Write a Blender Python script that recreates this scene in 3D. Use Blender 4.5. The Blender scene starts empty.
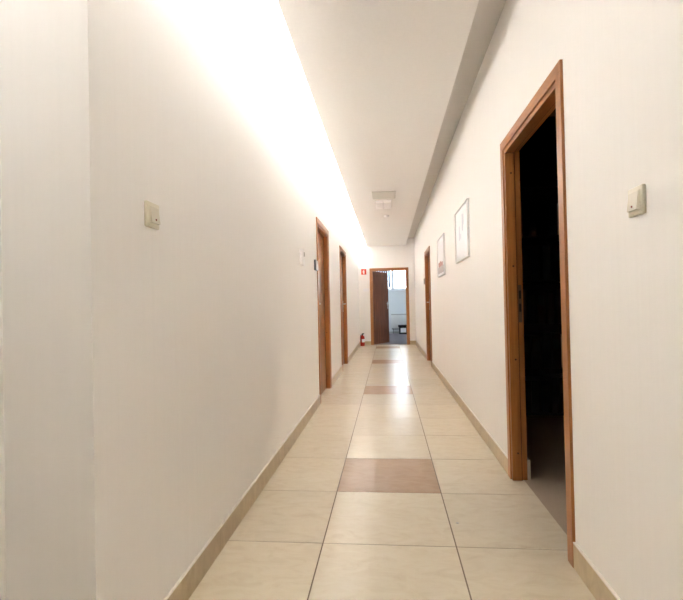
import bpy, bmesh, math, random
from mathutils import Vector, Matrix
random.seed(7)
S = bpy.context.scene
COL = S.collection
PI = math.pi

# ------------------------------------------------------------------ dimensions (metres)
XL, XR = -0.775, 0.738          # corridor wall faces
BB = 0.010                      # baseboard thickness
YE = 12.84                      # end wall face
YB = -3.2                       # wall behind the camera
ZC = 2.87                       # upper ceiling
ZP = 2.676                      # underside of the dropped ceiling
PX0, PX1 = -0.5355, 0.5134      # dropped ceiling edges
YL = -0.70                      # where the light strip starts
PXC = -0.485                    # back of the light cove above the panel
G1, G2 = -0.3194, 0.2806        # long floor joints
T = 0.6
ROW0 = 2.1526
XN = -1.03                      # wider part of the hall, beside the camera
YN = 1.172
HD = 2.08                       # outer height of the door frames

# ------------------------------------------------------------------ materials
def new_mat(name):
    m = bpy.data.materials.new(name); m.use_nodes = True
    nt = m.node_tree
    return m, nt, nt.nodes['Principled BSDF']
def N(nt, kind, **kw):
    n = nt.nodes.new(kind)
    for k, v in kw.items():
        if k in n.inputs: n.inputs[k].default_value = v
        else: setattr(n, k, v)
    return n
def lk(nt, a, ao, b, bi): nt.links.new(a.outputs[ao], b.inputs[bi])

def plain(name, col, rough=.5, metal=0., emit=None, es=0., spec=.5, bump=0., noise=0., nscale=60):
    m, nt, b = new_mat(name)
    b.inputs['Base Color'].default_value = (*col, 1)
    b.inputs['Roughness'].default_value = rough
    b.inputs['Metallic'].default_value = metal
    b.inputs['Specular IOR Level'].default_value = spec
    if emit:
        b.inputs['Emission Color'].default_value = (*emit, 1)
        b.inputs['Emission Strength'].default_value = es
    tc = N(nt, 'ShaderNodeTexCoord')
    nz = N(nt, 'ShaderNodeTexNoise', Scale=nscale, Detail=4.)
    lk(nt, tc, 'Object', nz, 'Vector')
    cr = N(nt, 'ShaderNodeValToRGB')
    k = .03 + noise
    cr.color_ramp.elements[0].color = (*[c*(1-k) for c in col], 1)
    cr.color_ramp.elements[1].color = (*[min(1, c*(1+k)) for c in col], 1)
    lk(nt, nz, 'Fac', cr, 'Fac'); lk(nt, cr, 'Color', b, 'Base Color')
    if bump:
        bp = N(nt, 'ShaderNodeBump', Strength=bump, Distance=.002)
        lk(nt, nz, 'Fac', bp, 'Height'); lk(nt, bp, 'Normal', b, 'Normal')
    return m

def wall_mat(name, col, var=.010):
    # woven wall covering: fine vertical streaks
    m, nt, b = new_mat(name)
    tc = N(nt, 'ShaderNodeTexCoord')
    mp = N(nt, 'ShaderNodeMapping'); mp.inputs['Scale'].default_value = (60, 60, 1.3)
    lk(nt, tc, 'Object', mp, 'Vector')
    nz = N(nt, 'ShaderNodeTexNoise', Scale=1.0, Detail=5.); lk(nt, mp, 'Vector', nz, 'Vector')
    mp2 = N(nt, 'ShaderNodeMapping'); mp2.inputs['Scale'].default_value = (260, 260, 420)
    lk(nt, tc, 'Object', mp2, 'Vector')
    nz2 = N(nt, 'ShaderNodeTexNoise', Scale=1.0, Detail=2.); lk(nt, mp2, 'Vector', nz2, 'Vector')
    cr = N(nt, 'ShaderNodeValToRGB')
    cr.color_ramp.elements[0].position = .25; cr.color_ramp.elements[1].position = .75
    cr.color_ramp.elements[0].color = (*[c*(1-var) for c in col], 1)
    cr.color_ramp.elements[1].color = (*[c*(1+var) for c in col], 1)
    lk(nt, nz, 'Fac', cr, 'Fac'); lk(nt, cr, 'Color', b, 'Base Color')
    bp = N(nt, 'ShaderNodeBump', Strength=.12, Distance=.001)
    lk(nt, nz2, 'Fac', bp, 'Height'); lk(nt, bp, 'Normal', b, 'Normal')
    b.inputs['Roughness'].default_value = .75
    b.inputs['Specular IOR Level'].default_value = .25
    return m

def wood(name, dark, light, axis='Z', rough=.32, fine=1.0):
    m, nt, b = new_mat(name)
    tc = N(nt, 'ShaderNodeTexCoord')
    mp = N(nt, 'ShaderNodeMapping')
    sc = {'X': (1.2, 22, 22), 'Z': (22, 22, 1.2)}[axis]
    mp.inputs['Scale'].default_value = tuple(s*fine for s in sc)
    lk(nt, tc, 'Object', mp, 'Vector')
    nz = N(nt, 'ShaderNodeTexNoise', Scale=1.6, Detail=6., Roughness=.6, Distortion=.6)
    lk(nt, mp, 'Vector', nz, 'Vector')
    cr = N(nt, 'ShaderNodeValToRGB')
    cr.color_ramp.elements[0].position = .3; cr.color_ramp.elements[1].position = .72
    cr.color_ramp.elements[0].color = (*dark, 1); cr.color_ramp.elements[1].color = (*light, 1)
    lk(nt, nz, 'Fac', cr, 'Fac'); lk(nt, cr, 'Color', b, 'Base Color')
    b.inputs['Roughness'].default_value = rough
    bp = N(nt, 'ShaderNodeBump', Strength=.08, Distance=.001)
    lk(nt, nz, 'Fac', bp, 'Height'); lk(nt, bp, 'Normal', b, 'Normal')
    return m

def tile_mat(name, c1, c2, c3, rough=.25):
    m, nt, b = new_mat(name)
    tc = N(nt, 'ShaderNodeTexCoord'); gi = N(nt, 'ShaderNodeNewGeometry')
    # every tile gets its own cut of the marbling
    off = N(nt, 'ShaderNodeVectorMath', operation='SCALE'); off.inputs[0].default_value = (7.3, 11.1, 3.7)
    lk(nt, gi, 'Random Per Island', off, 'Scale')
    ad = N(nt, 'ShaderNodeVectorMath', operation='ADD')
    lk(nt, tc, 'Object', ad, 0); lk(nt, off, 'Vector', ad, 1)
    mp = N(nt, 'ShaderNodeMapping'); mp.inputs['Scale'].default_value = (4.5, 9.5, 3); mp.inputs['Rotation'].default_value = (0, 0, .5)
    lk(nt, ad, 'Vector', mp, 'Vector')
    nz = N(nt, 'ShaderNodeTexNoise', Scale=1.6, Detail=7., Roughness=.62, Distortion=1.2)
    lk(nt, mp, 'Vector', nz, 'Vector')
    cr = N(nt, 'ShaderNodeValToRGB')
    e = cr.color_ramp.elements
    e[0].position = .28; e[0].color = (*c1, 1); e[1].position = .75; e[1].color = (*c3, 1)
    x = e.new(.5); x.color = (*c2, 1)
    lk(nt, nz, 'Fac', cr, 'Fac')
    hs = N(nt, 'ShaderNodeHueSaturation')
    mr = N(nt, 'ShaderNodeMapRange'); mr.inputs['To Min'].default_value = .96; mr.inputs['To Max'].default_value = 1.04
    lk(nt, gi, 'Random Per Island', mr, 'Value'); lk(nt, mr, 'Result', hs, 'Value')
    lk(nt, cr, 'Color', hs, 'Color'); lk(nt, hs, 'Color', b, 'Base Color')
    b.inputs['Roughness'].default_value = rough
    b.inputs['Specular IOR Level'].default_value = .45
    nz3 = N(nt, 'ShaderNodeTexNoise', Scale=7., Detail=2.); lk(nt, tc, 'Object', nz3, 'Vector')
    bp = N(nt, 'ShaderNodeBump', Strength=.05, Distance=.004)
    lk(nt, nz3, 'Fac', bp, 'Height'); lk(nt, bp, 'Normal', b, 'Normal')
    return m

def glass_mat(name):
    m, nt, b = new_mat(name)
    b.inputs['Base Color'].default_value = (.95, .98, 1, 1)
    b.inputs['Transmission Weight'].default_value = 1
    b.inputs['Roughness'].default_value = .0
    b.inputs['IOR'].default_value = 1.45
    return m

M = dict(
    wall=wall_mat('woven_wall_paint', (.893, .880, .860)),
    ceil=plain('ceiling_paint', (.87, .85, .82), .85, spec=.2),
    drop=plain('dropped_ceiling_paint', (.85, .835, .81), .85, spec=.2),
    cove=plain('ceiling_recess_shade', (.66, .635, .60), .85, spec=.2),  # greyer than the other ceilings: the shade of the recess is in the colour
    cream=tile_mat('cream_tile', (.66, .575, .43), (.715, .64, .495), (.745, .68, .545)),
    brown=tile_mat('brown_tile', (.45, .31, .205), (.50, .355, .24), (.54, .395, .275)),
    grout=plain('floor_grout', (.20, .155, .11), .9),
    base=tile_mat('baseboard_tile', (.46, .355, .21), (.55, .44, .275), (.62, .51, .34), .35),
    caulk=plain('baseboard_cap', (.80, .77, .72), .7),
    frame_v=wood('frame_wood_upright', (.32, .118, .030), (.50, .210, .068), 'Z'),
    frame_h=wood('frame_wood_head', (.32, .118, .030), (.50, .210, .068), 'X'),
    leaf=wood('door_leaf_wood', (.30, .115, .033), (.42, .18, .060), 'Z', .38),
    leaf_d=wood('striped_leaf_wood', (.12, .036, .014), (.30, .105, .040), 'Z', .6, .9),
    seal=plain('black_rubber', (.012, .010, .008), .7),
    chrome=plain('satin_metal', (.62, .60, .57), .28, 1.),
    steel=plain('strike_metal', (.16, .12, .09), .4, .6),
    cap=plain('brown_screw_cap', (.055, .020, .008), .5),
    ivory=plain('ivory_plastic', (.70, .66, .53), .32),
    ivory2=plain('ivory_rocker_plastic', (.76, .72, .60), .25),
    redled=plain('red_indicator', (.18, .015, .01), .25),
    white=plain('white_plastic', (.90, .89, .89), .35),
    lgrey=plain('grey_plastic', (.45, .43, .40), .5),
    dgrey=plain('dark_grey_plastic', (.055, .058, .06), .35),
    black=plain('black_plastic', (.015, .015, .017), .4),
    silver=plain('silver_frame', (.76, .76, .75), .35),
    paper=plain('white_paper', (.88, .88, .90), .6),
    print_b=plain('pale_blue_print', (.55, .59, .67), .6),
    print_r=plain('dusty_red_print', (.50, .27, .24), .6),
    print_g=plain('grey_print', (.50, .48, .48), .6),
    red=plain('extinguisher_red', (.52, .035, .022), .25),
    signred=plain('sign_red', (.70, .055, .02), .45),
    signwhite=plain('sign_white', (.88, .86, .80), .45),
    lamp=plain('lamp_diffuser', (.93, .91, .91), .4),
    vent=plain('vent_grey', (.62, .60, .55), .5),
    ventd=plain('vent_shadow_grey', (.42, .41, .38), .7),
    tube=plain('light_strip_glow', (1, 1, 1), .5, emit=(.985, .985, 1.0), es=50.5),
    carpet=plain('grey_carpet', (.17, .15, .16), .95, spec=.1, noise=.25, nscale=220, bump=.4),
    carpet_d=plain('brown_grey_carpet', (.40, .325, .25), .9, spec=.1, noise=.15, nscale=260, bump=.3),
    office=plain('office_wall_paint', (.74, .75, .75), .8),
    dim=plain('storeroom_shade', (.03, .026, .021), .9),  # near-black colour stands in for the lack of light in the room
    poster=plain('poster_paper', (.77, .78, .81), .3),
    pvc=plain('white_window_frame', (.84, .85, .87), .35),
    blind=plain('blue_grey_blind', (.20, .24, .34), .8),
    glass=glass_mat('window_glass'),
    rad=plain('radiator_enamel', (.80, .79, .76), .35),
    shelfw=plain('shaded_shelf_board', (.014, .010, .007), .7),  # boards coloured near black to imitate the unlit room
)

# ------------------------------------------------------------------ mesh helpers
def bm_new(): return bmesh.new()
def add_box(bm, x0, x1, y0, y1, z0, z1, bev=0., mi=0, seg=2):
    mat = Matrix.Translation(((x0+x1)/2, (y0+y1)/2, (z0+z1)/2)) @ Matrix.Diagonal((abs(x1-x0), abs(y1-y0), abs(z1-z0), 1))
    r = bmesh.ops.create_cube(bm, size=1, matrix=mat)
    fs = {f for v in r['verts'] for f in v.link_faces}
    for f in fs: f.material_index = mi
    if bev:
        es = {e for f in fs for e in f.edges}
        g = bmesh.ops.bevel(bm, geom=list(es), offset=bev, segments=seg, affect='EDGES', profile=.5)
        for f in g['faces']: f.material_index = mi
    return r
def add_cyl(bm, p0, p1, r0, r1=None, seg=20, mi=0):
    p0, p1 = Vector(p0), Vector(p1); d = p1-p0
    r1 = r0 if r1 is None else r1
    mat = Matrix.Translation((p0+p1)/2) @ d.to_track_quat('Z', 'Y').to_matrix().to_4x4()
    r = bmesh.ops.create_cone(bm, cap_ends=True, segments=seg, radius1=r0, radius2=r1, depth=d.length, matrix=mat)
    for v in r['verts']:
        for f in v.link_faces: f.material_index = mi
def add_lathe(bm, prof, seg=28, c=(0, 0), mi=0):
    rings = []
    for r, z in prof:
        rings.append([bm.verts.new((c[0]+r*math.cos(2*PI*i/seg), c[1]+r*math.sin(2*PI*i/seg), z)) for i in range(seg)])
    for a, b in zip(rings, rings[1:]):
        for i in range(seg):
            f = bm.faces.new((a[i], a[(i+1) % seg], b[(i+1) % seg], b[i])); f.material_index = mi
    for ring, rev in ((rings[0], True), (rings[-1], False)):
        f = bm.faces.new(ring[::-1] if rev else ring); f.material_index = mi
def add_tube(bm, pts, r, seg=10, mi=0):
    for a, b in zip(pts, pts[1:]): add_cyl(bm, a, b, r, r, seg, mi)
    for p in pts[1:-1]:
        q = bmesh.ops.create_uvsphere(bm, u_segments=seg, v_segments=8, radius=r, matrix=Matrix.Translation(p))
        for v in q['verts']:
            for f in v.link_faces: f.material_index = mi
def add_prism(bm, pts, axis, a, b, mi=0):
    """polygon pts extruded from a to b along axis ('X','Y','Z')"""
    def P(p, t):
        return {'X': (t, p[0], p[1]), 'Y': (p[0], t, p[1]), 'Z': (p[0], p[1], t)}[axis]
    A = [bm.verts.new(P(p, a)) for p in pts]; B = [bm.verts.new(P(p, b)) for p in pts]
    n = len(pts); fs = [bm.faces.new(A[::-1]), bm.faces.new(B)]
    for i in range(n): fs.append(bm.faces.new((A[i], A[(i+1) % n], B[(i+1) % n], B[i])))
    for f in fs: f.material_index = mi
def obj(name, bm, mats, parent=None, smooth=None, loc=None, rot=None):
    me = bpy.data.meshes.new(name)
    bmesh.ops.recalc_face_normals(bm, faces=bm.faces)
    if smooth:
        for f in bm.faces: f.smooth = True
        for e in bm.edges:
            if len(e.link_faces) == 2 and e.calc_face_angle(0) > math.radians(smooth): e.smooth = False
    bm.to_mesh(me); bm.free()
    for m in (mats if isinstance(mats, (list, tuple)) else [mats]): me.materials.append(m)
    o = bpy.data.objects.new(name, me); COL.objects.link(o)
    if parent: o.parent = parent
    if loc: o.location = loc
    if rot: o.rotation_euler = rot
    return o
def tag(o, label=None, cat=None, group=None, kind=None):
    if label: o['label'] = label
    if cat: o['category'] = cat
    if group: o['group'] = group
    if kind: o['kind'] = kind
    return o
def thing(name, label, cat, loc=(0, 0, 0), rz=0., group=None, kind=None):
    o = bpy.data.objects.new(name, None); COL.objects.link(o)
    o.location = loc; o.rotation_euler = (0, 0, rz); o.empty_display_size = .1
    return tag(o, label, cat, group, kind)
def struct(name, bm, mats, label, cat, parent=None):
    return tag(obj(name, bm, mats, parent), label, cat, kind='structure')

def wall_run(bm, axis, f0, f1, a0, a1, z1, openings):
    """wall slab between faces f0..f1, running a0..a1, with (b0, b1, top) openings down to the floor"""
    def B(s, e, zb, zt):
        if e-s < 1e-4: return
        if axis == 'Y': add_box(bm, f0, f1, s, e, zb, zt)
        else: add_box(bm, s, e, f0, f1, zb, zt)
    p = a0
    for b0, b1, top in sorted(openings):
        B(p, b0, 0, z1); B(b0, b1, top, z1); p = b1
    B(p, a1, 0, z1)

# ------------------------------------------------------------------ doors list (outer frame spans)
AR = 0.055                      # architrave width
IN = 0.045                      # wall opening sits this far inside the outer frame line
D_R1 = (2.010, 3.046)
D_L1 = (5.190, 6.239)
D_L2 = (7.743, 8.841)
D_R2 = (8.190, 9.230)
D_E = (-0.473, 0.576)
def op(d): return (d[0]+IN, d[1]-IN, HD-IN)
WT = 0.086                      # wall depth at the doors

# ------------------------------------------------------------------ the shell
bm = bm_new()
wall_run(bm, 'Y', XL-WT, XL, YN, YE, ZC, [op(D_L1), op(D_L2)])
add_box(bm, XN, XL-WT, YN, YE, 0, ZC)
struct('wall_left', bm, M['wall'], 'long off-white corridor wall on the left, washed with light from above', 'wall')
bm = bm_new(); add_box(bm, XN-.12, XN, YB, YN+.2, 0, ZC)
struct('wall_left_near', bm, M['wall'], 'set-back strip of off-white wall at the far left edge', 'wall')
bm = bm_new()
wall_run(bm, 'Y', XR, XR+WT, YB, YE+.12, ZC, [op(D_R1), op(D_R2)])
add_box(bm, XR+WT, XR+WT+.05, 7.9, 9.5, 0, ZC)
struct('wall_right', bm, M['wall'], 'long off-white corridor wall on the right with the dark doorway', 'wall')
bm = bm_new()
wall_run(bm, 'X', YE, YE+WT, XN, XR, ZC, [(D_E[0]+IN, D_E[1]-IN, HD-IN)])
struct('wall_end', bm, M['wall'], 'off-white wall closing the far end of the corridor', 'wall')
bm = bm_new(); add_box(bm, XN-.12, XR+WT, YB-.12, YB, 0, ZC)
struct('wall_back', bm, M['wall'], 'off-white wall behind the camera', 'wall')

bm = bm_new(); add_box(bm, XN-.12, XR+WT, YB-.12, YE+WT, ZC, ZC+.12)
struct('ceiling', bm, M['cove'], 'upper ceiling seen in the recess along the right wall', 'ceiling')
bm = bm_new()
add_prism(bm, [(PX0, ZP), (PX1, ZP), (PX1, ZC), (PXC, ZC), (PXC, ZP+.022), (PX0, ZP+.022)], 'Y', YB, YE)
struct('dropped_ceiling', bm, M['drop'], 'long flat dropped ceiling running down the corridor', 'ceiling')

# floor: cream tiles with a brown tile every fifth row of the middle strip, on grout
bm = bm_new()
j = .0024
cols = [(XN, XL), (XL, G1), (G1, G2), (G2, .803)]
k = -9
while ROW0+k*T < YE+.02:
    y0 = ROW0+k*T; y1 = min(y0+T, YE+.055)
    for ci, (a, b) in enumerate(cols):
        if ci == 0 and y1 > YN+.01: continue
        if ci == 1: a = XL-.10
        mi = 1 if (ci == 2 and (k-1) % 5 == 0) else 0
        jx = .0030
        add_box(bm, a+jx, b-(0 if ci == 3 else jx), y0+j, y1-j, -.012, 0, mi=mi)
    k += 1
add_box(bm, XN-.1, .803, YB-.1, YE+.055, -.10, -.0012, mi=2)
struct('floor', bm, [M['cream'], M['brown'], M['grout']], 'cream tiled floor with single brown tiles down the middle strip', 'floor')

# little dark chip on the tile and at the threshold
bm = bm_new(); add_lathe(bm, [(.0075, 0), (.0075, .0006), (.004, .0012)], 14, (.319, 2.386))
tag(obj('floor_plug', bm, M['lgrey']), 'tiny grey plug in the cream tile right of the middle strip', 'plug')

# baseboards (tile skirting with a pale cap), interrupted at the doors
def baseboard(name, side, spans, label):
    bm = bm_new()
    for a, b in spans:
        y = a
        while y < b-1e-4:
            kk = math.floor((y-ROW0)/T+1e-6)
            e = min(b, ROW0+(kk+1)*T)
            f = XL if side < 0 else XR
            x0, x1 = (f, f+BB) if side < 0 else (f-BB, f)
            add_box(bm, x0, x1, y+.0008, e-.0008, 0, .100, mi=0)
            add_box(bm, x0, x1-.0015 if side < 0 else x1, y, e, .100, .1055, mi=1)
            y = e
    return struct(name, bm, [M['base'], M['caulk']], label, 'baseboard')
baseboard('baseboard_left', -1, [(YN, D_L1[0]), (D_L1[1], D_L2[0]), (D_L2[1], YE)], 'beige tile baseboard along the left wall')
baseboard('baseboard_right', 1, [(YB, D_R1[0]), (D_R1[1], D_R2[0]), (D_R2[1], YE)], 'beige tile baseboard along the right wall')
bm = bm_new()
for a, b in ((XL+BB, D_E[0]), (D_E[1], XR-BB)):
    add_box(bm, a, b, YE-BB, YE, 0, .100); add_box(bm, a, b, YE-BB, YE, .100, .1055, mi=1)
struct('baseboard_end', bm, [M['base'], M['caulk']], 'short beige tile baseboard pieces beside the end door', 'baseboard')

# ------------------------------------------------------------------ doors
def lever_set(parent, x, y, z, side, point):
    """handle on a leaf face: side = -1 corridor face, +1 room face; lever points along `point` in x"""
    bm = bm_new()
    add_box(bm, x-.016, x+.016, y, y+side*.007, z-.15, z+.055, .003)
    h = obj('door_handle', bm, M['chrome'], parent, 40)
    bm = bm_new()
    add_cyl(bm, (x, y, z), (x, y+side*.048, z), .009)
    add_tube(bm, [(x, y+side*.046, z), (x+point*.055, y+side*.050, z+.003), (x+point*.125, y+side*.044, z-.004)], .0088, 12)
    obj('lever', bm, M['chrome'], h, 40)
    bm = bm_new()
    add_cyl(bm, (x, y+side*.006, z-.075), (x, y+side*.013, z-.075), .010)
    add_box(bm, x-.004, x+.004, y+side*.006, y+side*.013, z-.100, z-.075, .001)
    obj('keyhole', bm, M['dgrey'], h, 40)

def make_door(name, label, origin, rz, W, hinge, angle, leafmat, screws='far', strike=False):
    d = thing(name, label, 'door', origin, rz, kind='structure')
    H = HD; at = .012
    # architrave (corridor side)
    bm = bm_new()
    add_prism(bm, [(0, 0), (AR, 0), (AR, H-AR), (0, H)], 'Y', -at, 0)
    add_prism(bm, [(W, 0), (W, H), (W-AR, H-AR), (W-AR, 0)], 'Y', -at, 0)
    obj('architrave', bm, M['frame_v'], d)
    bm = bm_new()
    add_prism(bm, [(0, H), (AR, H-AR), (W-AR, H-AR), (W, H)], 'Y', -at, 0)
    obj('architrave_head', bm, M['frame_h'], d)
    # lining: front stop part, then a rebate that takes the leaf
    c0, c1, top = AR+.026, W-AR-.026, H-AR-.026        # clear opening
    r0, r1, rt = c0-.014, c1+.014, top+.014             # rebate
    bm = bm_new()
    add_box(bm, IN, c0, -.004, .050, 0, top, .0015); add_box(bm, c1, W-IN, -.004, .050, 0, top, .0015)
    add_box(bm, IN, r0, .0535, WT, 0, rt); add_box(bm, r1, W-IN, .0535, WT, 0, rt)
    jb = obj('jamb', bm, M['frame_v'], d)
    bm = bm_new()
    add_box(bm, IN, W-IN, -.004, .050, top, H-IN, .0015); add_box(bm, IN, W-IN, .0535, WT, rt, H-IN)
    obj('jamb_head', bm, M['frame_h'], d)
    bm = bm_new()
    add_box(bm, IN, c0-.003, .050, .0535, 0, top); add_box(bm, c1+.003, W-IN, .050, .0535, 0, top)
    add_box(bm, IN, W-IN, .050, .0535, top+.003, H-IN)
    obj('seal', bm, M['seal'], d)
    for e, s in ((c0, 1), (c1, -1)):
        if screws == 'far' and ((rz > 0 and s > 0) or (rz < 0 and s < 0)): continue
        for z in (.166, .735, 1.305, 1.875):
            bm = bm_new(); add_cyl(bm, (e-s*.001, .030, z), (e+s*.0012, .030, z), .0065, .0055, 16)
            obj('screw_cap', bm, M['cap'], jb, 40)
    if strike:
        bm = bm_new()
        add_box(bm, r0-.001, r0+.0015, .058, .078, .96, 1.19)
        sp = obj('strike_plate', bm, M['steel'], d)
        for z0, z1 in ((1.105, 1.155), (1.025, 1.075)):
            bm = bm_new(); add_box(bm, r0+.001, r0+.002, .062, .075, z0, z1)
            obj('latch_slot', bm, M['black'], sp)
    # leaf, modelled from its hinge edge; closed leaf lies in the rebate
    lw = r1-r0-.006
    s = 1 if hinge == 0 else -1
    hx = r0+.003 if hinge == 0 else r1-.003
    bm = bm_new()
    add_box(bm, min(0, s*lw), max(0, s*lw), 0, .040, .006, rt-.004, .0015)
    lf = obj('door_leaf', bm, leafmat, d, None, (hx, .0545, 0), (0, 0, s*angle))
    xh = s*(lw-.065)
    lever_set(lf, xh, 0, 1.115, -1, -s)
    lever_set(lf, xh, .040, 1.115, 1, -s)
    for z in (.25, 1.0, 1.80):
        bm = bm_new(); add_cyl(bm, (-s*.004, .046, z-.045), (-s*.004, .046, z+.045), .007)
        obj('hinge', bm, M['chrome'], lf, 40)
    return d

make_door('door_1', 'large open doorway into the dark room, nearest door on the right', (XR, D_R1[1], 0), -PI/2, D_R1[1]-D_R1[0], 1, math.radians(97), M['leaf'], 'far', True)
make_door('door_2', 'closed brown door nearest on the left wall', (XL, D_L1[0], 0), PI/2, D_L1[1]-D_L1[0], 1, 0, M['leaf'])
make_door('door_3', 'closed brown door farther down the left wall', (XL, D_L2[0], 0), PI/2, D_L2[1]-D_L2[0], 0, 0, M['leaf'])
make_door('door_4', 'closed brown door far down the right wall beyond the pictures', (XR, D_R2[1], 0), -PI/2, D_R2[1]-D_R2[0], 1, 0, M['leaf'])
make_door('door_5', 'half open striped brown door in the end wall', (D_E[0], YE, 0), 0, D_E[1]-D_E[0], 0, math.radians(62), M['leaf_d'], 'none')

# ------------------------------------------------------------------ light strip hidden in the left recess
bm = bm_new()
add_box(bm, -.530, -.4855, YL, YE-.1, ZP+.0225, ZP+.065, .003, mi=0)
add_cyl(bm, (-.516, YL+.01, ZP+.124), (-.516, YE-.11, ZP+.124), .014, .014, 14, mi=1)
for i in range(11):
    add_box(bm, -.526, -.506, YL+.1+i*1.15, YL+.13+i*1.15, ZP+.062, ZP+.112, mi=0)
tag(obj('light_strip', bm, [M['white'], M['tube']]), 'long glowing light strip lying on the dropped ceiling along its left edge', 'light')

# ------------------------------------------------------------------ things on the ceiling
v = thing('ceiling_vent', 'grey slatted vent in the dropped ceiling', 'vent', (-.02, 6.83, ZP))
bm = bm_new()
w, l = .168, .21
add_box(bm, -w, w, -l, -l+.03, -.014, 0, .002); add_box(bm, -w, w, l-.03, l, -.014, 0, .002)
add_box(bm, -w, -w+.025, -l+.03, l-.03, -.014, 0, .002); add_box(bm, w-.025, w, -l+.03, l-.03, -.014, 0, .002)
obj('vent_frame', bm, M['vent'], v)
bm = bm_new(); add_box(bm, -w+.025, w-.025, -l+.03, l-.03, -.002, 0); obj('vent_backing', bm, M['ventd'], v)
for i in range(10):
    y = -l+.05+i*.036
    bm = bm_new(); add_box(bm, -w+.025, w-.025, y-.0165, y+.0165, -.013, -.008, .0015)
    obj('slat', bm, M['vent'], v)

lm = thing('ceiling_light', 'small white box light on the dropped ceiling behind the vent', 'light', (-.03, 7.42, ZP))
bm = bm_new(); add_box(bm, -.125, .125, -.24, .24, -.018, 0, .004); obj('housing', bm, M['white'], lm, 40)
for sx in (-1, 1):
    bm = bm_new(); add_box(bm, sx*.003, sx*.119, -.234, .234, -.044, -.016, .007, seg=3); obj('diffuser', bm, M['lamp'], lm, 40)

sd = thing('smoke_detector', 'small round white smoke detector beyond the ceiling light', 'smoke detector', (.01, 8.45, ZP))
bm = bm_new(); add_lathe(bm, [(.052, 0), (.052, -.010), (.046, -.014)], 28); obj('mount', bm, M['white'], sd, 40)
bm = bm_new(); add_lathe(bm, [(.044, -.014), (.042, -.022), (.030, -.030), (.012, -.032)], 28); obj('detector_head', bm, M['white'], sd, 40)

# ------------------------------------------------------------------ light switches
def make_switch(label, loc, rz):
    t = thing('light_switch', label, 'light switch', loc, rz, 'cream light switches')
    bm = bm_new(); add_box(bm, -.042, .042, -.011, 0, -.042, .042, .004, seg=3); obj('plate', bm, M['ivory'], t, 40)
    bm = bm_new(); add_box(bm, -.031, .031, -.0135, -.010, -.031, .031, .0015); obj('bezel', bm, M['ivory'], t, 40)
    bm = bm_new()
    add_prism(bm, [(-.012, -.027), (-.0205, -.027), (-.0212, -.024), (-.0170, .010), (-.0155, .026), (-.012, .027)], 'X', -.027, .027)
    r = obj('rocker', bm, M['ivory2'], t, 40)
    bm = bm_new(); add_cyl(bm, (0, -.0190, -.016), (0, -.0212, -.0166), .0042, .0036, 14); obj('indicator', bm, M['redled'], r, 40)
    return t
make_switch('cream light switch on the left wall, near the wall corner', (XL, 1.488, 1.397), PI/2)
make_switch('cream light switch on the right wall beside the dark doorway', (XR, 1.456, 1.373), -PI/2)

# thermostat box and door nameplates
t = thing('thermostat', 'white box with small grey dial on the left wall before the first door', 'thermostat', (XL, 4.215, 1.530), PI/2)
bm = bm_new(); add_box(bm, -.055, .055, -.028, 0, -.072, .072, .005, seg=3); obj('housing', bm, M['white'], t, 40)
bm = bm_new(); add_box(bm, 0, .045, -.0305, -.027, .010, .048, .001); obj('dial', bm, M['lgrey'], t, 40)
def nameplate(label, loc, rz, w, h, dep, body, face):
    t = thing('name_sign', label, 'nameplate', loc, rz, 'nameplates beside the doors')
    bm = bm_new(); add_box(bm, -w/2, w/2, -dep, 0, -h/2, h/2, .002); obj('holder', bm, body, t, 40)
    bm = bm_new(); add_box(bm, -w/2+.006, w/2-.006, -dep-.002, -dep+.001, -h/2+.006, h/2-.006); obj('insert', bm, face, t)
nameplate('dark and white nameplate just before the first door on the left wall', (XL, 5.06, 1.528), PI/2, .15, .112, .020, M['dgrey'], M['white'])
nameplate('grey nameplate beyond the far right door', (XR, 9.36, 1.528), -PI/2, .15, .112, .022, M['lgrey'], M['lgrey'])
nameplate('white nameplate on the end wall under the red sign', (-.575, YE, 1.497), 0, .165, .088, .018, M['white'], M['paper'])

# ------------------------------------------------------------------ pictures on the right wall
def picture(label, y0, y1, z0, z1):
    W, H = y1-y0, z1-z0
    t = thing('framed_picture', label, 'picture', (XR, (y0+y1)/2, (z0+z1)/2), -PI/2, 'framed pictures on the right wall')
    f = .012
    bm = bm_new()
    add_box(bm, -W/2, W/2, -.022, 0, H/2-f, H/2, .002); add_box(bm, -W/2, W/2, -.022, 0, -H/2, -H/2+f, .002)
    add_box(bm, -W/2, -W/2+f, -.022, 0, -H/2+f, H/2-f, .002); add_box(bm, W/2-f, W/2, -.022, 0, -H/2+f, H/2-f, .002)
    obj('frame', bm, M['silver'], t)
    bm = bm_new(); add_box(bm, -W/2+f, W/2-f, -.013, -.002, -H/2+f, H/2-f); sh = obj('sheet', bm, M['poster'], t)
    return t, sh, W, H
t, sh, W, H = picture('larger white picture in a silver frame, nearer one on the right wall', 4.268, 5.02, 1.498, 2.016)
for x, z, w, h in ((.06, .10, .035, .16), (.12, .12, .02, .10), (-.13, .02, .03, .14), (-.05, -.02, .02, .05)):
    bm = bm_new(); add_box(bm, x-w/2, x+w/2, -.0145, -.0125, z-h/2, z+h/2); obj('print', bm, M['print_b'], sh)
t, sh, W, H = picture('pale picture with reddish lower part, farther one on the right wall', 6.065, 6.82, 1.457, 1.978)
bm = bm_new(); add_box(bm, -W/2+.02, W/2-.02, -.0145, -.0125, -.22, -.13); obj('print', bm, M['print_g'], sh)
for x, z, w, h in ((-.22, -.10, .14, .06), (-.05, -.095, .16, .07), (.13, -.105, .15, .05)):
    bm = bm_new(); add_box(bm, x-w/2, x+w/2, -.0145, -.0125, z-h/2, z+h/2); obj('print', bm, M['print_r'], sh)

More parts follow.
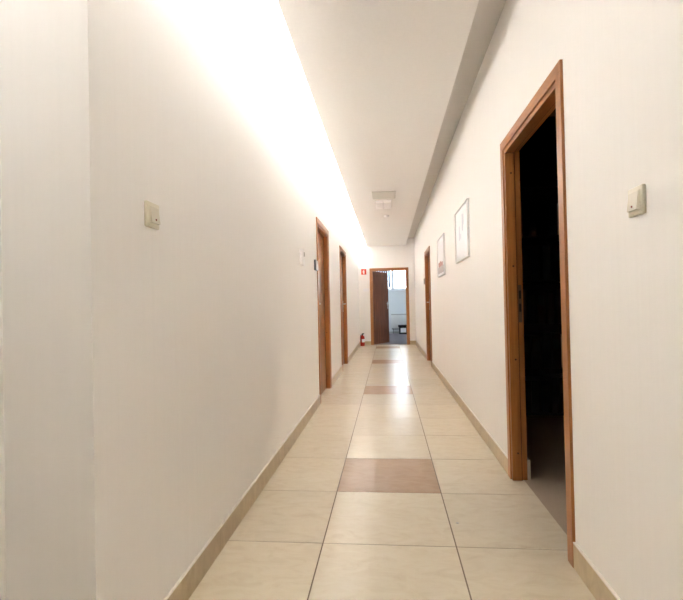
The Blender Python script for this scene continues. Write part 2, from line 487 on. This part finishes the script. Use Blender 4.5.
# ------------------------------------------------------------------ fire extinguisher and its sign
fx = thing('fire_extinguisher', 'red fire extinguisher standing in the left corner by the end wall', 'fire extinguisher', (-.690, 12.56, 0), .55)
bm = bm_new()
add_lathe(bm, [(.050, 0), (.056, .006), (.058, .02), (.058, .215), (.054, .240), (.042, .262), (.024, .275), (.020, .285)], 32)
obj('cylinder', bm, M['red'], fx, 50)
bm = bm_new()
seg = 12; a0, a1 = -PI*.75, -PI*.25
A = [bm.verts.new((.0587*math.cos(a0+(a1-a0)*i/seg), .0587*math.sin(a0+(a1-a0)*i/seg), .10)) for i in range(seg+1)]
B = [bm.verts.new((v.co.x, v.co.y, .185)) for v in A]
for i in range(seg): bm.faces.new((A[i], A[i+1], B[i+1], B[i]))
obj('paper_label', bm, M['paper'], fx)
bm = bm_new()
add_cyl(bm, (0, 0, .283), (0, 0, .312), .018); add_box(bm, -.012, .045, -.010, .010, .305, .318, .003)
vl = obj('valve', bm, M['black'], fx, 40)
bm = bm_new(); add_box(bm, -.012, .055, -.009, .009, .320, .328, .002); add_tube(bm, [(-.008, 0, .312), (-.012, 0, .327), (.05, 0, .338)], .006)
obj('squeeze_handle', bm, M['black'], vl, 40)
bm = bm_new(); add_tube(bm, [(-.015, 0, .298), (-.050, -.01, .290), (-.068, -.015, .240), (-.067, -.018, .10)], .008)
obj('hose', bm, M['black'], fx, 40)

sg = thing('fire_sign', 'small red square sign with white extinguisher symbol on the end wall', 'sign', (-.631, YE, 1.993))
bm = bm_new(); add_box(bm, -.069, .069, -.004, 0, -.076, .076, .001); obj('panel', bm, M['signred'], sg)
bm = bm_new()
def sy(p): add_prism(bm, p, 'Y', -.0052, -.0035)
sy([(-.020, -.060), (.020, -.060), (.020, .018), (.012, .030), (-.012, .030), (-.020, .018)])
sy([(-.007, .030), (.007, .030), (.007, .042), (-.007, .042)])
sy([(-.010, .042), (.034, .050), (.034, .057), (-.010, .050)])
sy([(-.010, .036), (-.032, .024), (-.036, -.030), (-.030, -.030), (-.027, .019), (-.010, .030)])
obj('symbol', bm, M['signwhite'], sg)

# ------------------------------------------------------------------ office beyond the end door
OY0, OY1, OX0, OX1 = YE+WT, 17.86, -2.2, 2.6
WX0, WX1, WZ0, WZ1 = -1.7, 2.3, 1.625, 2.56
bm = bm_new(); add_box(bm, OX0-.1, OX1+.1, YE+.055, OY1+.2, -.10, -.001)
struct('floor_office', bm, M['carpet'], 'dark grey carpet in the office beyond the end door', 'floor')
bm = bm_new(); add_box(bm, OX0-.1, OX1+.1, YE, OY1+.25, ZC, ZC+.12)
struct('ceiling_office', bm, M['office'], 'white ceiling of the office beyond the end door', 'ceiling')
bm = bm_new()
add_box(bm, OX0-.1, WX0, OY1, OY1+.25, -.1, ZC); add_box(bm, WX1, OX1+.1, OY1, OY1+.25, -.1, ZC)
add_box(bm, WX0, WX1, OY1, OY1+.25, -.1, WZ0); add_box(bm, WX0, WX1, OY1, OY1+.25, WZ1, ZC)
struct('wall_office_far', bm, M['office'], 'pale wall under the office window', 'wall')
bm = bm_new()
VY0, VY1, VZ0, VZ1 = 15.0, 17.0, .9, 2.5  # opening for the unseen side window, added to brighten the office
add_box(bm, OX0-.1, OX0, OY0, VY0, -.1, ZC); add_box(bm, OX0-.1, OX0, VY1, OY1, -.1, ZC)
add_box(bm, OX0-.1, OX0, VY0, VY1, -.1, VZ0); add_box(bm, OX0-.1, OX0, VY0, VY1, VZ1, ZC)
struct('wall_office_left', bm, M['office'], 'left wall of the office', 'wall')
bm = bm_new(); add_box(bm, OX1, OX1+.1, OY0, OY1, -.1, ZC); struct('wall_office_right', bm, M['office'], 'right wall of the office', 'wall')
bm = bm_new(); add_box(bm, OX0-.1, XN+.01, YE, OY0, -.1, ZC); add_box(bm, XR+WT-.01, OX1+.1, YE, OY0, -.1, ZC)
struct('wall_office_near', bm, M['office'], 'office wall on either side of the end door', 'wall')
bm = bm_new(); add_box(bm, OX0, OX1, OY1-.012, OY1, 0, .07)
struct('baseboard_office', bm, M['lgrey'], 'grey baseboard under the office radiator', 'baseboard')

wn = thing('window_1', 'bright white-framed office window beyond the end door', 'window', (0, OY1+.06, 0), kind='structure')
bm = bm_new()
yf0, yf1 = 0, .07
add_box(bm, WX0, WX1, yf0, yf1, WZ1-.07, WZ1); add_box(bm, WX0, WX1, yf0, yf1, WZ0, WZ0+.07)
add_box(bm, WX0, WX0+.07, yf0, yf1, WZ0+.07, WZ1-.07); add_box(bm, WX1-.07, WX1, yf0, yf1, WZ0+.07, WZ1-.07)
add_box(bm, .150, .262, yf0, yf1, WZ0+.07, WZ1-.07)
obj('window_frame', bm, M['pvc'], wn)
for a, b in ((WX0+.07, .150), (.262, WX1-.07)):
    bm = bm_new(); add_box(bm, a, b, .03, .036, WZ0+.07, WZ1-.07); obj('pane', bm, M['glass'], wn)
bm = bm_new(); add_box(bm, WX0-.04, WX1+.04, -.20, 0, WZ0-.03, WZ0, .003); obj('window_sill', bm, M['pvc'], wn)

w2 = thing('added_window_2', 'unseen white-framed window added to the office side wall for more daylight', 'window', (OX0-.09, 0, 0), kind='structure')  # added out of view to bring more daylight into the office
bm = bm_new()
add_box(bm, 0, .06, VY0, VY1, VZ1-.06, VZ1); add_box(bm, 0, .06, VY0, VY1, VZ0, VZ0+.06)
for y in (VY0, (VY0+VY1)/2-.03, VY1-.06): add_box(bm, 0, .06, y, y+.06, VZ0+.06, VZ1-.06)
obj('window_frame', bm, M['pvc'], w2)
for y in (VY0+.06, (VY0+VY1)/2+.03):
    bm = bm_new(); add_box(bm, .027, .033, y, y+(VY1-VY0)/2-.09, VZ0+.06, VZ1-.06); obj('pane', bm, M['glass'], w2)
bl = thing('roller_blind', 'blue-grey blind pulled down over the left half of the office window', 'blind', (0, OY1+.035, 0))
bm = bm_new()
for i in range(20):
    x0 = WX0+.075+i*.0875
    add_box(bm, x0, x0+.083, -.004, .004, WZ0+.085, WZ1-.09, .001)
obj('fabric', bm, M['blind'], bl)
bm = bm_new(); add_box(bm, WX0+.07, .150, -.018, .018, WZ1-.09, WZ1-.045, .004); obj('head_rail', bm, M['pvc'], bl, 40)

rd = thing('radiator', 'white ribbed radiator under the office window', 'radiator', (.12, OY1-.006, 0))
RW = 1.1
bm = bm_new(); add_box(bm, 0, RW, -.085, -.035, .20, .70, .004)
for i in range(26):
    x = .02+i*(RW-.04)/25
    add_box(bm, x-.011, x+.011, -.105, -.084, .235, .665, .004)
obj('panel', bm, M['rad'], rd, 40)
bm = bm_new(); add_box(bm, -.003, RW+.003, -.097, -.030, .690, .732, .002); obj('top_grille', bm, M['lgrey'], rd)
for x in (.15, RW-.15):
    bm = bm_new(); add_box(bm, x-.015, x+.015, -.036, 0, .30, .62); obj('bracket', bm, M['rad'], rd)
bm = bm_new(); add_tube(bm, [(.03, -.06, .20), (.03, -.06, .165), (RW+.2, -.06, .165)], .011); obj('pipe', bm, M['dgrey'], rd, 40)
bm = bm_new(); add_tube(bm, [(.07, -.06, .20), (.07, -.06, .0)], .009); obj('pipe', bm, M['dgrey'], rd, 40)

bx = thing('storage_box', 'black lidded box with white sheet on the office floor by the radiator', 'box', (.395, 17.30, 0))
bm = bm_new(); add_box(bm, 0, .52, 0, .40, -.001, .27, .008); obj('body', bm, M['black'], bx, 40)
bm = bm_new(); add_box(bm, -.03, .55, -.03, .43, .262, .325, .008); obj('lid', bm, M['black'], bx, 40)
bm = bm_new(); add_box(bm, .05, .25, -.003, .001, .06, .225); obj('sheet', bm, M['paper'], bx)

# ------------------------------------------------------------------ dark storeroom behind the open door
SX0, SX1, SY0, SY1 = XR+WT, 3.3, .2, 4.72
bm = bm_new(); add_box(bm, .803, SX1+.1, SY0-.1, SY1+.1, -.10, -.002)
struct('floor_storeroom', bm, M['carpet_d'], 'brown-grey carpet in the dark room on the right', 'floor')
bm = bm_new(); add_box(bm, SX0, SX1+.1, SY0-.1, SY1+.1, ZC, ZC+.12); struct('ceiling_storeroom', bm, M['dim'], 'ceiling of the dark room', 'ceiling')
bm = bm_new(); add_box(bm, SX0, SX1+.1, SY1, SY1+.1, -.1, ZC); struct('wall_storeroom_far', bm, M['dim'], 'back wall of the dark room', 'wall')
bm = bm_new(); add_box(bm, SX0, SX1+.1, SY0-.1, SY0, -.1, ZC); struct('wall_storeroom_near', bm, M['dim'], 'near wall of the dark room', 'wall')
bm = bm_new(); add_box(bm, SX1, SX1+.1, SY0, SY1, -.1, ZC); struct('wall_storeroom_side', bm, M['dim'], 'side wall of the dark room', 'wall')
bm = bm_new(); add_box(bm, SX0, SX0+.022, 2.992, SY1, 0, .115)
struct('baseboard_storeroom', bm, M['caulk'], 'pale baseboard just inside the dark doorway', 'baseboard')

BX0, BX1, BY0, BY1 = 1.0, 1.9, 4.40, 4.71
bc = thing('bookcase', 'bookcase deep in the unlit room on the right, its shade put into the colour', 'bookcase', (BX0, BY0, 0))
BW, BD = BX1-BX0, BY1-BY0
for x in (0, BW-.02):
    bm = bm_new(); add_box(bm, x, x+.02, 0, BD, -.001, 2.2, .001); obj('side_panel', bm, M['shelfw'], bc)
levels = [.06, .46, .86, 1.26, 1.66, 2.18]
for z in levels:
    bm = bm_new(); add_box(bm, .02, BW-.02, 0, BD, z, z+.02, .001); obj('shelf', bm, M['shelfw'], bc)
bm = bm_new(); add_box(bm, .02, BW-.02, BD-.006, BD, .08, 2.18); obj('back_panel', bm, M['shelfw'], bc)
binder_cols = [('brown', (.022, .016, .011)), ('black', (.008, .008, .008)), ('red', (.03, .008, .006)), ('grey', (.026, .025, .023)), ('blue', (.008, .011, .018))]  # binder hues darkened almost to black, imitating the room's shade
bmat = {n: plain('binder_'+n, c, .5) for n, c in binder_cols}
names = ['lowest', 'second', 'third', 'fourth', 'fifth']
for li, z in enumerate(levels[:5]):
    x = BX0+.05
    for q in range(9):
        n = random.choice(binder_cols)[0]
        w = random.choice((.05, .075, .075)); h = random.choice((.29, .31, .315))
        b = thing('binder', 'binder standing upright on the %s shelf of the darkened bookcase' % names[li], 'binder', (x+w/2, BY0+.02, z+.0212), 0, 'binders on the %s shelf' % names[li])
        bm = bm_new(); add_box(bm, -w/2, w/2, 0, .25, 0, h, .003); obj('cover', bm, bmat[n], b)
        bm = bm_new(); add_box(bm, -w/2+.012, w/2-.012, -.001, .002, h-.14, h-.05); obj('spine_label', bm, bmat['grey'], b)
        x += w+random.uniform(.004, .02)
        if x > BX1-.11: break

# ------------------------------------------------------------------ daylight
wd = bpy.data.worlds.new('daylight'); S.world = wd; wd.use_nodes = True
nt = wd.node_tree
bg = nt.nodes['Background']
sky = nt.nodes.new('ShaderNodeTexSky'); sky.sky_type = 'HOSEK_WILKIE'; sky.turbidity = 6; sky.sun_direction = (-.3, -.6, .75)
mx = nt.nodes.new('ShaderNodeMix'); mx.data_type = 'RGBA'; mx.inputs['Factor'].default_value = .7
mx.inputs['B'].default_value = (.82, .92, 1.0, 1)
nt.links.new(sky.outputs['Color'], mx.inputs['A']); nt.links.new(mx.outputs['Result'], bg.inputs['Color'])
bg.inputs['Strength'].default_value = 21.
pd = bpy.data.lights.new('window_portal', 'AREA'); pd.shape = 'RECTANGLE'; pd.size = WX1-WX0; pd.size_y = WZ1-WZ0
pd.cycles.is_portal = True
po = bpy.data.objects.new('window_portal', pd); COL.objects.link(po)
po.location = ((WX0+WX1)/2, OY1+.22, (WZ0+WZ1)/2); po.rotation_euler = (-PI/2, 0, 0)
pd2 = bpy.data.lights.new('added_window_portal', 'AREA'); pd2.shape = 'RECTANGLE'; pd2.size = VZ1-VZ0; pd2.size_y = VY1-VY0  # portal for the added side window
pd2.cycles.is_portal = True
po2 = bpy.data.objects.new('added_window_portal', pd2); COL.objects.link(po2)
po2.location = (OX0-.11, (VY0+VY1)/2, (VZ0+VZ1)/2); po2.rotation_euler = (0, -PI/2, 0)
po['kind'] = 'helper'; po2['kind'] = 'helper'

# ------------------------------------------------------------------ camera
yaw, pitch, roll, fpx, CH = .09749, .01183, -.02105, 471.6, 1.086
f = Vector((-math.sin(yaw)*math.cos(pitch), math.cos(yaw)*math.cos(pitch), math.sin(pitch)))
r0 = Vector((math.cos(yaw), math.sin(yaw), 0)); u0 = r0.cross(f)
r = math.cos(roll)*r0+math.sin(roll)*u0; u = -math.sin(roll)*r0+math.cos(roll)*u0
cd = bpy.data.cameras.new('camera'); cam = bpy.data.objects.new('camera', cd); COL.objects.link(cam)
cd.sensor_fit = 'HORIZONTAL'; cd.sensor_width = 36; cd.lens = fpx/683*36; cd.clip_start = .02
cam.matrix_world = Matrix(((r.x, u.x, -f.x, 0), (r.y, u.y, -f.y, 0), (r.z, u.z, -f.z, CH), (0, 0, 0, 1)))
S.camera = cam

S.view_settings.view_transform = 'Standard'; S.view_settings.look = 'None'
S.view_settings.exposure = 0.; S.view_settings.gamma = 1; S.view_settings.use_curve_mapping = False
S.cycles.max_bounces = 16; S.cycles.diffuse_bounces = 12; S.cycles.glossy_bounces = 6; S.cycles.transmission_bounces = 8
S.cycles.use_denoising = True; S.cycles.sample_clamp_indirect = 60.
